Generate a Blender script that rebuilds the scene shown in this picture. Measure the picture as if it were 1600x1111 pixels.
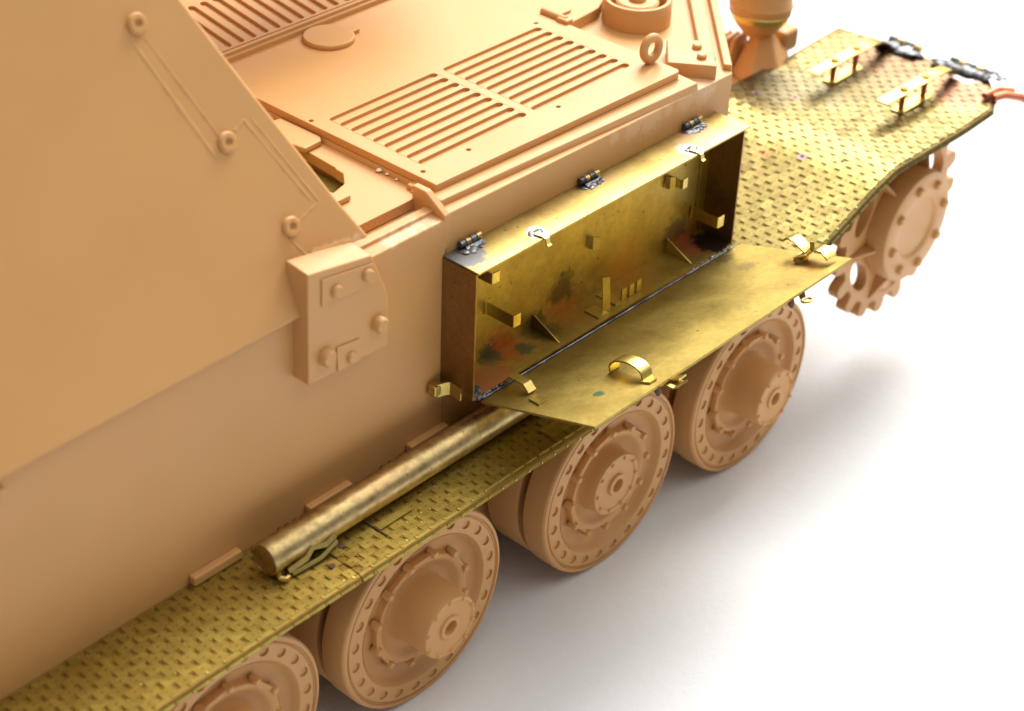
import bpy, bmesh, math, random
from mathutils import Vector, Matrix, noise as mnoise

# ------------------------------------------------------------------ scene, camera, light
for o in list(bpy.data.objects):
    bpy.data.objects.remove(o, do_unlink=True)
SC = bpy.context.scene
COL = SC.collection
U = 0.01                       # the model is laid out in centimetres
R_ = math.radians
random.seed(7)

cam_data = bpy.data.cameras.new('camera')
cam = bpy.data.objects.new('camera', cam_data)
COL.objects.link(cam)
SC.camera = cam
RIGHT = Vector((0.67127133, -0.74035579, 0.03561045))
DOWN = Vector((-0.3984618, -0.40095732, -0.82490085))
FWD = Vector((0.62499839, 0.53954289, -0.56415466))
cam.matrix_world = Matrix(((RIGHT.x, -DOWN.x, -FWD.x, -11.04917 * U),
                           (RIGHT.y, -DOWN.y, -FWD.y, -10.77116 * U),
                           (RIGHT.z, -DOWN.z, -FWD.z, 14.14608 * U),
                           (0, 0, 0, 1)))
cam_data.sensor_width = 36.0
cam_data.lens = 2984.15 * 36.0 / 1600.0
cam_data.clip_start = 0.005
cam_data.clip_end = 20.0
cam_data.dof.use_dof = True
cam_data.dof.focus_distance = 0.195
cam_data.dof.aperture_fstop = 40.0

W = bpy.data.worlds.new('World')
SC.world = W
W.use_nodes = True
wbg = W.node_tree.nodes['Background']
wbg.inputs['Color'].default_value = (1.0, 0.985, 0.97, 1)
wbg.inputs['Strength'].default_value = 0.25

def area(name, loc, target, size, power, color):
    d = bpy.data.lights.new(name, 'AREA')
    d.shape = 'DISK'
    d.size = size * U
    d.energy = power
    d.color = color
    o = bpy.data.objects.new(name, d)
    COL.objects.link(o)
    o.location = Vector(loc) * U
    o.rotation_euler = (Vector(target) - Vector(loc)).to_track_quat('-Z', 'Y').to_euler()
    return o
area('lamp_window_side', (40, 16, 44), (3, 0, 2), 42, 6.9, (1.0, 0.97, 0.90))
area('lamp_ceiling', (13, -8, 60), (3, 0, 2), 95, 3.6, (1.0, 0.97, 0.91))

SC.view_settings.view_transform = 'Standard'
SC.view_settings.look = 'None'
SC.view_settings.exposure = 0.0
SC.view_settings.gamma = 1.0
SC.view_settings.use_curve_mapping = False
SC.render.resolution_x = 1024
SC.render.resolution_y = 711

# ------------------------------------------------------------------ materials
class NT:
    def __init__(s, name):
        s.m = bpy.data.materials.new(name)
        s.m.use_nodes = True
        s.t = s.m.node_tree
        s.b = s.t.nodes['Principled BSDF']
        s.tc = s.n('ShaderNodeTexCoord')
    def n(s, k, **kw):
        q = s.t.nodes.new(k)
        for a, v in kw.items():
            setattr(q, a, v)
        return q
    def l(s, a, b):
        s.t.links.new(a, b)
    def noise(s, scale, detail=3.0, rough=0.55, vec=None):
        q = s.n('ShaderNodeTexNoise')
        q.inputs['Scale'].default_value = scale
        q.inputs['Detail'].default_value = detail
        q.inputs['Roughness'].default_value = rough
        s.l(vec or s.tc.outputs['Object'], q.inputs['Vector'])
        return q
    def ramp(s, fac, stops):
        q = s.n('ShaderNodeValToRGB')
        e = q.color_ramp.elements
        while len(e) < len(stops):
            e.new(0.5)
        for i, (p, c) in enumerate(stops):
            e[i].position = p
            e[i].color = (c[0], c[1], c[2], 1)
        s.l(fac, q.inputs[0])
        return q.outputs[0]
    def mix(s, fac, a, b):
        q = s.n('ShaderNodeMix', data_type='RGBA')
        for sock, v in ((q.inputs[0], fac), (q.inputs[6], a), (q.inputs[7], b)):
            if isinstance(v, (int, float)):
                sock.default_value = v
            elif isinstance(v, tuple):
                sock.default_value = (v[0], v[1], v[2], 1)
            else:
                s.l(v, sock)
        return q.outputs[2]
    def math(s, op, a, b=None, clamp=False):
        q = s.n('ShaderNodeMath', operation=op)
        q.use_clamp = clamp
        for i, v in enumerate((a, b)):
            if v is None:
                continue
            if isinstance(v, (int, float)):
                q.inputs[i].default_value = v
            else:
                s.l(v, q.inputs[i])
        return q.outputs[0]
    def bump(s, height, strength, dist):
        q = s.n('ShaderNodeBump')
        q.inputs['Strength'].default_value = strength
        q.inputs['Distance'].default_value = dist
        s.l(height, q.inputs['Height'])
        s.l(q.outputs[0], s.b.inputs['Normal'])
    def blob(s, base, pos, rad, col, soft=0.6, amt=0.9, nscale=260.0, wob=0.9):
        """a stain with a ragged outline round one point of the part"""
        vd = s.n('ShaderNodeVectorMath', operation='DISTANCE')
        s.l(s.tc.outputs['Object'], vd.inputs[0])
        vd.inputs[1].default_value = tuple(c * U for c in pos)
        nz = s.noise(nscale * 5, 7, 0.65)
        soft = soft * 0.62
        d = s.math('DIVIDE', vd.outputs['Value'], rad * U)
        w = s.math('MULTIPLY', s.math('SUBTRACT', nz.outputs[0], 0.5), wob * 2)
        d = s.math('ADD', d, w)
        mr = s.n('ShaderNodeMapRange')
        mr.interpolation_type = 'SMOOTHSTEP'
        s.l(d, mr.inputs['Value'])
        mr.inputs['From Min'].default_value = 1.0 - soft
        mr.inputs['From Max'].default_value = 1.0
        mr.inputs['To Min'].default_value = amt
        mr.inputs['To Max'].default_value = 0.0
        return s.mix(mr.outputs[0], base, col), mr.outputs[0]

def plastic_mat(name='tan_plastic', tint=1.0, blobs=()):
    t = NT(name)
    c = (0.58 * tint, 0.304 * tint, 0.108 * tint)
    n1 = t.noise(55, 3)
    col = t.ramp(n1.outputs[0], [(0.3, tuple(x * 0.95 for x in c)), (0.7, tuple(min(1, x * 1.04) for x in c))])
    for bl in blobs:
        col, _ = t.blob(col, *bl)
    t.l(col, t.b.inputs['Base Color'])
    n2 = t.noise(160, 4)
    rg = t.ramp(n2.outputs[0], [(0.3, (0.42,) * 3), (0.75, (0.54,) * 3)])
    t.l(rg, t.b.inputs['Roughness'])
    t.b.inputs['Subsurface Weight'].default_value = 0.1
    t.b.inputs['Subsurface Radius'].default_value = (1.0, 0.5, 0.22)
    t.b.inputs['Subsurface Scale'].default_value = 0.0007
    t.b.inputs['Specular IOR Level'].default_value = 0.45
    n3 = t.noise(2600, 2)
    t.bump(n3.outputs[0], 0.12, 0.00004)
    return t.m

def brass_mat(name, base=(0.56, 0.41, 0.11), dark=(0.38, 0.25, 0.055), rough=(0.3, 0.5), blobs=(), scale=90.0, metallic=1.0, grain=True, spots=True):
    t = NT(name)
    n1 = t.noise(scale * 2.4, 6, 0.66)
    col = t.ramp(n1.outputs[0], [(0.25, dark), (0.6, base)])
    n2 = t.noise(scale * 0.45, 3)
    col = t.mix(t.ramp(n2.outputs[0], [(0.48, (0,) * 3), (0.75, (0.55,) * 3)]), col, (base[0] * 0.9, base[1] * 0.72, base[2] * 0.8))
    if spots:
        n4 = t.noise(1300, 2)
        col = t.mix(t.ramp(n4.outputs[0], [(0.69, (0,) * 3), (0.76, (0.8,) * 3)]), col, (0.10, 0.07, 0.03))
    n5 = t.noise(1500, 3, 0.7)
    col = t.mix(t.ramp(n5.outputs[0], [(0.38, (0.22,) * 3), (0.6, (0,) * 3)]), col, (base[0] * 0.42, base[1] * 0.38, base[2] * 0.4))
    rsum = None
    for bl in blobs:
        col, f = t.blob(col, *bl)
        rsum = f if rsum is None else t.math('MAXIMUM', rsum, f)
    t.l(col, t.b.inputs['Base Color'])
    n3 = t.noise(scale * 2.2, 4)
    rg = t.ramp(n3.outputs[0], [(0.3, (rough[0],) * 3), (0.7, (rough[1],) * 3)])
    if rsum is not None:
        rg = t.mix(t.math('MULTIPLY', rsum, 0.7), rg, (0.62, 0.62, 0.62))
    t.l(rg, t.b.inputs['Roughness'])
    t.b.inputs['Metallic'].default_value = metallic
    if grain:
        mp = t.n('ShaderNodeMapping')
        t.l(t.tc.outputs['Object'], mp.inputs['Vector'])
        mp.inputs['Scale'].default_value = (0.12, 1.0, 1.0)
        g = t.noise(2400, 3, 0.6, mp.outputs[0])
        t.bump(g.outputs[0], 0.16, 0.00004)
    return t.m

def solder_mat():
    t = NT('solder')
    n1 = t.noise(420, 4)
    col = t.ramp(n1.outputs[0], [(0.35, (0.05, 0.052, 0.058)), (0.6, (0.20, 0.205, 0.22)), (0.78, (0.5, 0.5, 0.52))])
    t.l(col, t.b.inputs['Base Color'])
    t.b.inputs['Metallic'].default_value = 0.9
    t.b.inputs['Roughness'].default_value = 0.45
    n2 = t.noise(900, 3)
    t.bump(n2.outputs[0], 0.6, 0.0002)
    return t.m

def simple_mat(name, col, rough, metallic=0.0):
    t = NT(name)
    n1 = t.noise(300, 3)
    t.l(t.ramp(n1.outputs[0], [(0.3, tuple(c * 0.75 for c in col)), (0.7, col)]), t.b.inputs['Base Color'])
    t.b.inputs['Roughness'].default_value = rough
    t.b.inputs['Metallic'].default_value = metallic
    return t.m

def paper_mat():
    t = NT('white_paper')
    n1 = t.noise(22, 4)
    t.l(t.ramp(n1.outputs[0], [(0.3, (0.79, 0.81, 0.845)), (0.7, (0.83, 0.85, 0.885))]), t.b.inputs['Base Color'])
    t.b.inputs['Roughness'].default_value = 0.75
    t.b.inputs['Specular IOR Level'].default_value = 0.2
    n2 = t.noise(520, 6, 0.7)
    t.bump(n2.outputs[0], 0.5, 0.0003)
    return t.m

GREY = (0.16, 0.165, 0.18)
COPPER = (0.55, 0.20, 0.09)
RUST = (0.62, 0.17, 0.05)
GREEN = (0.06, 0.14, 0.08)
SOOT = (0.035, 0.025, 0.02)
M = {}
M['plastic'] = plastic_mat()
PALE = (0.70, 0.48, 0.30)
M['plastic_case'] = plastic_mat('tan_plastic_glued_plate', blobs=[((-1.20 + 0.12 * i, 0.09 + 0.005 * i, 5.21 - 0.012 * i), 0.075, PALE, 0.8, 0.75, 420, 0.7) for i in range(5)])
M['plastic_rim'] = plastic_mat('tan_plastic_glued_rim', blobs=[((-0.30 + 0.14 * i, 0.08 + 0.02 * (i % 2), 4.96), 0.10, PALE, 0.8, 0.75, 420, 0.8) for i in range(5)] + [((0.28, 0.33, 4.92), 0.16, PALE, 0.9, 0.7, 420, 0.8)])
M['plastic_roof'] = plastic_mat('tan_plastic_glued_roof', blobs=[((2.9 + 0.3 * i, 0.0, 4.90 + 0.01 * (i % 3)), 0.10 + 0.07 * (i % 3), PALE, 0.9, 0.4, 380, 1.1) for i in range(6)] + [((4.5, 0.1, 4.95), 0.22, PALE, 0.9, 0.6, 380, 0.8), ((4.9, 0.9, 4.95), 0.3, PALE, 0.9, 0.35, 300, 0.9)])
M['paper'] = paper_mat()
M['solder'] = solder_mat()
M['copper'] = simple_mat('copper', (0.62, 0.22, 0.12), 0.42, 0.8)
M['bright'] = brass_mat('bright_brass', base=(0.68, 0.54, 0.17), dark=(0.56, 0.42, 0.12), rough=(0.3, 0.44), spots=False)
M['tread_base'] = brass_mat('dark_brass_recess', base=(0.31, 0.20, 0.05), dark=(0.22, 0.14, 0.035), rough=(0.5, 0.65), spots=False)  # darker brass below the raised tread bars, also on rivets and crumbs
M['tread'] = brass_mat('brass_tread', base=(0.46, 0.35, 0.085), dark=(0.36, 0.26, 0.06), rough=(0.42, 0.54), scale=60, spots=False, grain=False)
M['tube'] = brass_mat('tube_brass', base=(0.60, 0.46, 0.21), dark=(0.30, 0.20, 0.09), rough=(0.3, 0.5), scale=330)
M['olive'] = simple_mat('olive_plate', (0.42, 0.34, 0.07), 0.5, 0.3)
M['dark'] = simple_mat('dark_underside', (0.12, 0.06, 0.03), 0.7)

# ------------------------------------------------------------------ mesh helpers
class MB:
    def __init__(s):
        s.v = []
        s.f = []
    def add(s, vs, fs):
        k = len(s.v)
        s.v += [tuple(v) for v in vs]
        s.f += [tuple(i + k for i in f) for f in fs]
        return s
    def box(s, x0, x1, y0, y1, z0, z1):
        return s.add([(x0, y0, z0), (x1, y0, z0), (x1, y1, z0), (x0, y1, z0), (x0, y0, z1), (x1, y0, z1), (x1, y1, z1), (x0, y1, z1)],
                     [(3, 2, 1, 0), (4, 5, 6, 7), (0, 1, 5, 4), (1, 2, 6, 5), (2, 3, 7, 6), (3, 0, 4, 7)])
    def prism(s, pts, vec):
        n = len(pts)
        a = [Vector(p) for p in pts]
        b = [p + Vector(vec) for p in a]
        fs = [tuple(range(n))[::-1], tuple(range(n, 2 * n))]
        fs += [(i, (i + 1) % n, n + (i + 1) % n, n + i) for i in range(n)]
        return s.add(a + b, fs)
    def hull(s, a, b):
        """two loops of equal length, bridged and capped"""
        n = len(a)
        fs = [tuple(range(n))[::-1], tuple(range(n, 2 * n))]
        fs += [(i, (i + 1) % n, n + (i + 1) % n, n + i) for i in range(n)]
        return s.add(list(a) + list(b), fs)
    def lathe(s, prof, org=(0, 0, 0), axis=(0, -1, 0), seg=48, rfun=None):
        """prof: (radius, height along axis); radius 0 closes the end"""
        ax = Vector(axis).normalized()
        t = Vector((0, 0, 1)) if abs(ax.z) < 0.9 else Vector((1, 0, 0))
        e1 = ax.cross(t).normalized()
        e2 = ax.cross(e1)
        org = Vector(org)
        rows = []
        k0 = len(s.v)
        for r, h in prof:
            if r < 1e-6:
                rows.append([len(s.v)])
                s.v.append(tuple(org + ax * h))
            else:
                row = []
                for i in range(seg):
                    a = 2 * math.pi * i / seg
                    rr = r * (rfun(a, r, h) if rfun else 1)
                    row.append(len(s.v))
                    s.v.append(tuple(org + ax * h + (e1 * math.cos(a) + e2 * math.sin(a)) * rr))
                rows.append(row)
        for a, b in zip(rows, rows[1:]):
            for i in range(seg):
                j = (i + 1) % seg
                if len(a) == 1 and len(b) == 1:
                    continue
                if len(a) == 1:
                    s.f.append((a[0], b[i], b[j]))
                elif len(b) == 1:
                    s.f.append((a[i], b[0], a[j]))
                else:
                    s.f.append((a[i], b[i], b[j], a[j]))
        return s
    def sweep(s, path, r, seg=10):
        path = [Vector(p) for p in path]
        rows = []
        for i, p in enumerate(path):
            d = (path[min(i + 1, len(path) - 1)] - path[max(i - 1, 0)]).normalized()
            t = Vector((0, 0, 1)) if abs(d.z) < 0.9 else Vector((1, 0, 0))
            e1 = d.cross(t).normalized()
            e2 = d.cross(e1)
            rows.append([p + (e1 * math.cos(2 * math.pi * k / seg) + e2 * math.sin(2 * math.pi * k / seg)) * r for k in range(seg)])
        vs = [v for row in rows for v in row]
        fs = []
        for a in range(len(rows) - 1):
            for k in range(seg):
                fs.append((a * seg + k, a * seg + (k + 1) % seg, (a + 1) * seg + (k + 1) % seg, (a + 1) * seg + k))
        fs.append(tuple(range(seg))[::-1])
        fs.append(tuple(range((len(rows) - 1) * seg, len(rows) * seg)))
        return s.add(vs, fs)
    def ribbon(s, path, wvec, th):
        """bent strip of sheet metal: path of its centre line, width vector, thickness"""
        path = [Vector(p) for p in path]
        w = Vector(wvec) * 0.5
        rows = []
        for i, p in enumerate(path):
            d = (path[min(i + 1, len(path) - 1)] - path[max(i - 1, 0)]).normalized()
            n = d.cross(w).normalized() * th * 0.5
            rows.append([p - w - n, p + w - n, p + w + n, p - w + n])
        vs = [v for row in rows for v in row]
        fs = []
        for a in range(len(rows) - 1):
            for k in range(4):
                fs.append((a * 4 + k, a * 4 + (k + 1) % 4, a * 4 + 4 + (k + 1) % 4, a * 4 + 4 + k))
        fs += [(3, 2, 1, 0), tuple(range(len(rows) * 4 - 4, len(rows) * 4))]
        return s.add(vs, fs)
    def mesh(s, name, smooth=35, flip=True):
        me = bpy.data.meshes.new(name)
        me.from_pydata([(x * U, y * U, z * U) for x, y, z in s.v], [], s.f)
        bm = bmesh.new()
        bm.from_mesh(me)
        bmesh.ops.recalc_face_normals(bm, faces=bm.faces)
        bm.to_mesh(me)
        bm.free()
        if smooth:
            me.polygons.foreach_set('use_smooth', [True] * len(me.polygons))
            me.set_sharp_from_angle(angle=R_(smooth))
        return me
    def build(s, name, mat, parent=None, bevel=0, smooth=35, seg=2):
        return obj(name, s.mesh(name, smooth), mat, parent, bevel, seg)

def obj(name, me, mat, parent=None, bevel=0, seg=2):
    if mat and not me.materials:
        me.materials.append(M[mat] if isinstance(mat, str) else mat)
    o = bpy.data.objects.new(name, me)
    COL.objects.link(o)
    if parent:
        o.parent = parent
    if bevel:
        b = o.modifiers.new('bevel', 'BEVEL')
        b.width = bevel * U
        b.segments = seg
        b.limit_method = 'ANGLE'
        b.angle_limit = R_(32)
        b.harden_normals = True
    return o

def holed(outer, holes, org, e1, e2, depth, ax):
    """flat plate with holes: loops in 2D, laid out on org + e1*u + e2*v, thickness depth along ax"""
    bm = bmesh.new()
    edges = []
    for lp in [outer] + holes:
        vs = [bm.verts.new(Vector(org) + Vector(e1) * u + Vector(e2) * v) for u, v in lp]
        for i in range(len(vs)):
            edges.append(bm.edges.new((vs[i], vs[(i + 1) % len(vs)])))
    bmesh.ops.triangle_fill(bm, use_beauty=True, edges=edges)
    g = bmesh.ops.extrude_face_region(bm, geom=bm.faces[:])
    vs = [e for e in g['geom'] if isinstance(e, bmesh.types.BMVert)]
    bmesh.ops.translate(bm, verts=vs, vec=Vector(ax) * depth)
    bm.verts.index_update()
    mb = MB()
    mb.add([v.co for v in bm.verts], [[v.index for v in f.verts] for f in bm.faces])
    bm.free()
    return mb

def oval(cx, cy, a, b, n=12, rot=0):
    c, s = math.cos(rot), math.sin(rot)
    return [(cx + a * math.cos(2 * math.pi * i / n) * c - b * math.sin(2 * math.pi * i / n) * s,
             cy + a * math.cos(2 * math.pi * i / n) * s + b * math.sin(2 * math.pi * i / n) * c) for i in range(n)]

def copy_of(o, parent, loc=None):
    c = o.copy()
    COL.objects.link(c)
    c.parent = parent
    if loc is not None:
        c.location = loc
    return c

# ------------------------------------------------------------------ the setting
g = MB()
N = 40
S = 220.0
for j in range(N + 1):
    for i in range(N + 1):
        x = -S + 2 * S * i / N
        y = -S + 2 * S * j / N
        g.v.append((x, y, 0.0))
for j in range(N):
    for i in range(N):
        a = j * (N + 1) + i
        g.f.append((a, a + 1, a + N + 2, a + N + 1))
ground = g.build('ground', 'paper')
ground['kind'] = 'structure'
ground['label'] = 'sheet of plain white paper under the model'

# ------------------------------------------------------------------ the model
root = bpy.data.objects.new('tank_destroyer_model', None)
COL.objects.link(root)
root.empty_display_size = 0.02
root['label'] = 'unpainted tan plastic scale model of a tracked armoured vehicle with brass fenders and open box'
root['category'] = 'scale model'

# ---- hull: lower body, superstructure with chamfered front corner
PLAN = [(-9.0, 0.0), (4.93, 0.0), (6.6, 1.52), (6.6, 8.1), (4.93, 9.6), (-9.0, 9.6)]
def quadstrip(mb, sec, x0, x1, sec2=None):
    a = [(x0, y, z) for y, z in sec]
    b = [(x1, y, z) for y, z in (sec2 or sec)]
    mb.hull(a, b)
mb = MB()
quadstrip(mb, [(0.0, 2.40), (0.0, 4.955), (0.15, 4.955), (0.15, 5.0), (0.27, 5.0), (0.27, 4.9), (0.43, 4.9), (0.43, 4.60), (9.6, 4.60), (9.6, 2.40)], -9.0, 0.398)
hull = mb.build('hull', 'plastic_rim', root, bevel=0.022)
lw = MB()
lw.box(-9.0, 4.6, 0.22, 8.85, 0.5, 2.395)
lw.build('lower_hull', 'plastic', root)

# rib that closes the channel
MB().prism([(0.362, -0.006, 4.62), (0.362, -0.006, 4.99), (0.362, 0.26, 5.16), (0.362, 0.44, 5.16), (0.362, 0.44, 4.62)], (0.085, 0, 0)).build('rib', 'plastic', hull, bevel=0.018)

# solid front part of the roof (its top at 4.96), with the chamfered corner rim
rf = MB()
def zr(x):
    return 5.005 - 0.012 * (x - 0.45)
rpts = [(0.400, 0.0), (4.93, 0.0), (6.6, 1.52), (6.6, 8.1), (0.400, 8.1)]
rf.hull([(x, y, 2.401) for x, y in rpts], [(x, y, zr(x)) for x, y in rpts])
roofo = rf.build('roof', 'plastic_roof', hull, bevel=0.02)
# rim along the chamfer with its groove
def chamf(u, off):
    """point on the chamfer: u along it from the near corner, off inwards"""
    d = Vector((1.67, 1.52, 0)).normalized()
    n = Vector((-d.y, d.x, 0))
    p = Vector((4.93, 0, 0)) + d * u + n * off
    return p
mb = MB()
for (o0, o1, zt, u0, u1) in ((0.0, 0.10, 5.02, 0.06, 2.2), (0.17, 0.34, 5.03, 0.22, 2.2)):
    a = [chamf(u0, o0), chamf(u1, o0), chamf(u1, o1), chamf(u0 + (o1 - o0) * 0.2, o1)]
    mb.hull([(p.x, p.y, 4.9) for p in a], [(p.x, p.y, zt) for p in a])
mb.build('front_rim', 'plastic', hull, bevel=0.02)

# ledges that step down from the grille panel to the side wall
mb = MB()
mb.hull([(0.452, 0.13, 4.95), (4.33, 0.0, 4.90), (4.33, 0.6, 4.90), (0.452, 0.6, 4.95)],
        [(0.452, 0.14, 5.075), (4.31, 0.012, 5.045), (4.36, 0.6, 5.045), (0.452, 0.6, 5.075)])
mb.build('ledge', 'plastic', hull, bevel=0.018)

# ---- engine deck panel with two banks of slots
ZD = 5.15
def bank(x0, x1, ys, r, name):
    """slats between neighbouring slots; returns the outline of the opening they fill"""
    for k in range(len(ys) - 1):
        ya, yb = ys[k], ys[k + 1]
        pts = []
        n = 4
        for i in range(n + 1):
            a = math.pi / 2 * i / n
            pts.append((x0 + r - r * math.cos(a), ya + r * math.sin(a)))
        for i in range(n, -1, -1):
            a = math.pi / 2 * i / n
            pts.append((x1 - r + r * math.cos(a), ya + r * math.sin(a)))
        for i in range(n + 1):
            a = math.pi / 2 * i / n
            pts.append((x1 - r + r * math.cos(a), yb - r * math.sin(a)))
        for i in range(n, -1, -1):
            a = math.pi / 2 * i / n
            pts.append((x0 + r - r * math.cos(a), yb - r * math.sin(a)))
        # trim the doubled corners
        MB().prism([(x, y, ZD - 0.085) for x, y in pts], (0, 0, 0.085)).build('slat', 'plastic', panel, bevel=0.010)
    hole = [(x0, ys[0])]
    for i in range(5):
        a = math.pi / 2 * i / 4
        hole.append((x0 + r - r * math.cos(a), ys[0] - r * math.sin(a)))
    for i in range(4, -1, -1):
        a = math.pi / 2 * i / 4
        hole.append((x1 - r + r * math.cos(a), ys[0] - r * math.sin(a)))
    hole.append((x1 + 0.0005, ys[-1]))
    for i in range(5):
        a = math.pi / 2 * i / 4
        hole.append((x1 - r + r * math.cos(a), ys[-1] + r * math.sin(a)))
    for i in range(4, -1, -1):
        a = math.pi / 2 * i / 4
        hole.append((x0 + r - r * math.cos(a), ys[-1] + r * math.sin(a)))
    out = []
    for p in hole:
        if not out or (abs(out[-1][0] - p[0]) + abs(out[-1][1] - p[1])) > 1e-3:
            out.append(p)
    if (abs(out[-1][0] - out[0][0]) + abs(out[-1][1] - out[0][1])) < 1e-3:
        out.pop()
    return out
panel = bpy.data.objects.new('grille_panel', None)   # replaced by its mesh below
NS = 9
ysA = [0.70 + (1.955 - 0.70) * i / (NS - 1) for i in range(NS)]
SR = 0.044
panel_outer = [(0.545, 0.287), (4.195, 0.195), (4.235, 0.235), (4.26, 3.66), (0.52, 3.66)]
tmp_children = []
COL.objects.link(panel)
hA = bank(0.735, 2.27, ysA, SR, 'A')
hB = bank(2.395, 3.94, ysA, SR, 'B')
boltholes = [oval(x, y, 0.026, 0.026, 10) for x, y in ((0.59, 2.09), (0.645, 0.565), (1.287, 0.562), (2.635, 0.556), (4.0, 2.08))]
pm = holed(panel_outer, [hA, hB] + boltholes, (0, 0, ZD), (1, 0, 0), (0, 1, 0), 0.085, (0, 0, -1))
panel_mesh = pm.mesh('grille_panel', 30)
kids = [c for c in panel.children]
po = obj('grille_panel', panel_mesh, 'plastic', root, bevel=0.012)
for c in kids:
    c.parent = po
bpy.data.objects.remove(panel)
po.name = 'grille_panel'
panel = po
# floor below the slots
MB().box(0.60, 4.15, 0.40, 3.60, 4.90, 5.113).build('panel_floor', 'plastic', panel)
# bevelled skirt of the panel
sk = MB()
sk.hull([(0.515, 0.245, 5.0), (4.22, 0.155, 5.0), (4.28, 0.215, 5.0), (4.30, 3.66, 5.0), (0.49, 3.66, 5.0)],
        [(0.54, 0.282, 5.062), (4.20, 0.19, 5.062), (4.24, 0.23, 5.062), (4.265, 3.66, 5.062), (0.515, 3.66, 5.062)])
sk.build('panel_base', 'plastic', panel, bevel=0.01)

# ---- centre grille with crosswise slots
cg = MB()
FZ = 5.25
skew = 0.17
xs = [1.0 + 0.1745 * (i - 9) for i in range(22)]
holes = []
for x in xs:
    a, b = (x, 3.84), (x + skew, 4.84)
    d = Vector((b[0] - a[0], b[1] - a[1])).normalized()
    n = Vector((-d.y, d.x)) * 0.043
    lp = []
    for i in range(7):
        t = math.pi * i / 6
        lp.append((a[0] - d.x * 0.043 * math.sin(t) + n.x * math.cos(t), a[1] - d.y * 0.043 * math.sin(t) + n.y * math.cos(t)))
    for i in range(7):
        t = math.pi * i / 6
        lp.append((b[0] + d.x * 0.043 * math.sin(t) - n.x * math.cos(t), b[1] + d.y * 0.043 * math.sin(t) - n.y * math.cos(t)))
    holes.append(lp)
cgm = holed([(-1.2, 3.69), (4.2, 3.69), (4.2, 5.2), (-1.2, 5.2)], holes, (0, 0, FZ), (1, 0, 0), (0, 1, 0), 0.09, (0, 0, -1))
cgrille = cgm.build('centre_grille', 'plastic', root, bevel=0.012, smooth=30)
MB().box(-1.2, 4.2, 3.655, 5.2, 5.02, 5.212).build('grille_floor', 'plastic', cgrille, bevel=0.02)
MB().box(-1.2, 4.2, 3.735, 3.752, 5.20, 5.262).build('seam', 'plastic', cgrille)
# filler cap beside the grille
mb = MB()
mb.lathe([(0.0, 0.0), (0.29, 0.0), (0.29, 0.04), (0.275, 0.052), (0.0, 0.052)], (2.03, 3.36, 5.15), (0, 0, 1), 40)
capo = mb.build('filler_cap', 'plastic', root, bevel=0.01)
MB().box(2.26, 2.40, 3.25, 3.36, 5.145, 5.20).build('lug', 'plastic', capo, bevel=0.015)

# ---- deck plate left of the panel with its cut-out
dp = holed([(-3.0, 0.415), (0.51, 0.415), (0.50, 3.66), (-3.0, 3.66)],
           [[(-0.9, 1.2), (-0.13, 1.13), (-0.105, 1.033), (0.09, 1.086), (0.226, 1.245), (0.235, 1.36), (0.25, 1.385), (0.297, 2.1), (-0.9, 2.25)]],
           (0, 0, 5.02), (1, 0, 0), (0, 1, 0), 0.12, (0, 0, -1))
dpo = dp.build('deck_plate', 'plastic', root, bevel=0.012, smooth=30)
mb = MB()
mb.box(-1.2, 0.33, 0.95, 2.2, 4.77, 4.80)
mb.build('inner_plate', 'olive', dpo)
mb = MB()
mb.prism([(0.22, 1.785, 5.022), (0.46, 1.80, 5.022), (0.515, 1.87, 5.022), (0.49, 2.45, 5.022), (0.1, 2.45, 5.022)], (0, 0, 0.065))
mb.build('tab', 'plastic', dpo, bevel=0.02)
MB().box(-0.40, -0.09, 0.80, 0.90, 5.022, 5.085).build('block', 'plastic', dpo, bevel=0.015)
for (p, r) in (((0.50, 1.02, 5.035), 0.035), ((0.51, 0.92, 5.03), 0.022), ((0.46, 0.50, 5.03), 0.03), ((0.40, 0.36, 4.93), 0.028), ((0.50, 0.78, 5.03), 0.018)):
    mb = MB()
    mb.lathe([(0, r * 0.7), (r * 0.6, r * 0.55), (r, 0), (0, -r * 0.3)], p, (0.1, 0.2, 1), 10)
    t = mb.build('glue_bead', None, dpo, smooth=80)
    if 'glue' not in M:
        q = NT('glue')
        q.b.inputs['Base Color'].default_value = (0.85, 0.72, 0.55, 1)
        q.b.inputs['Roughness'].default_value = 0.08
        n = q.noise(400, 2)
        q.bump(n.outputs[0], 0.3, 0.0002)
        M['glue'] = q.m
    t.data.materials.append(M['glue'])

# ---- fittings on the front roof
def lathed(name, prof, org, axis=(0, 0, 1), seg=40, mat='plastic', parent=None, bevel=0, smooth=35):
    return MB().lathe(prof, org, axis, seg).build(name, mat, parent or root, bevel, smooth)
cup = lathed('ventilator_ring', [(0.40, -0.05), (0.40, 0.26), (0.385, 0.285), (0.345, 0.285), (0.33, 0.26), (0.33, 0.06), (0, 0.06)], (5.24, 1.62, 4.95), seg=56)
lathed('ventilator_cap', [(0, 0.05), (0.235, 0.05), (0.25, 0.10), (0.25, 0.235), (0.225, 0.255), (0.0, 0.255)], (5.24, 1.62, 4.95), parent=cup)
lathed('boss', [(0.10, 0.0), (0.10, 0.05), (0.08, 0.065), (0, 0.065)], (5.24, 1.62, 5.195), parent=cup)
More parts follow.
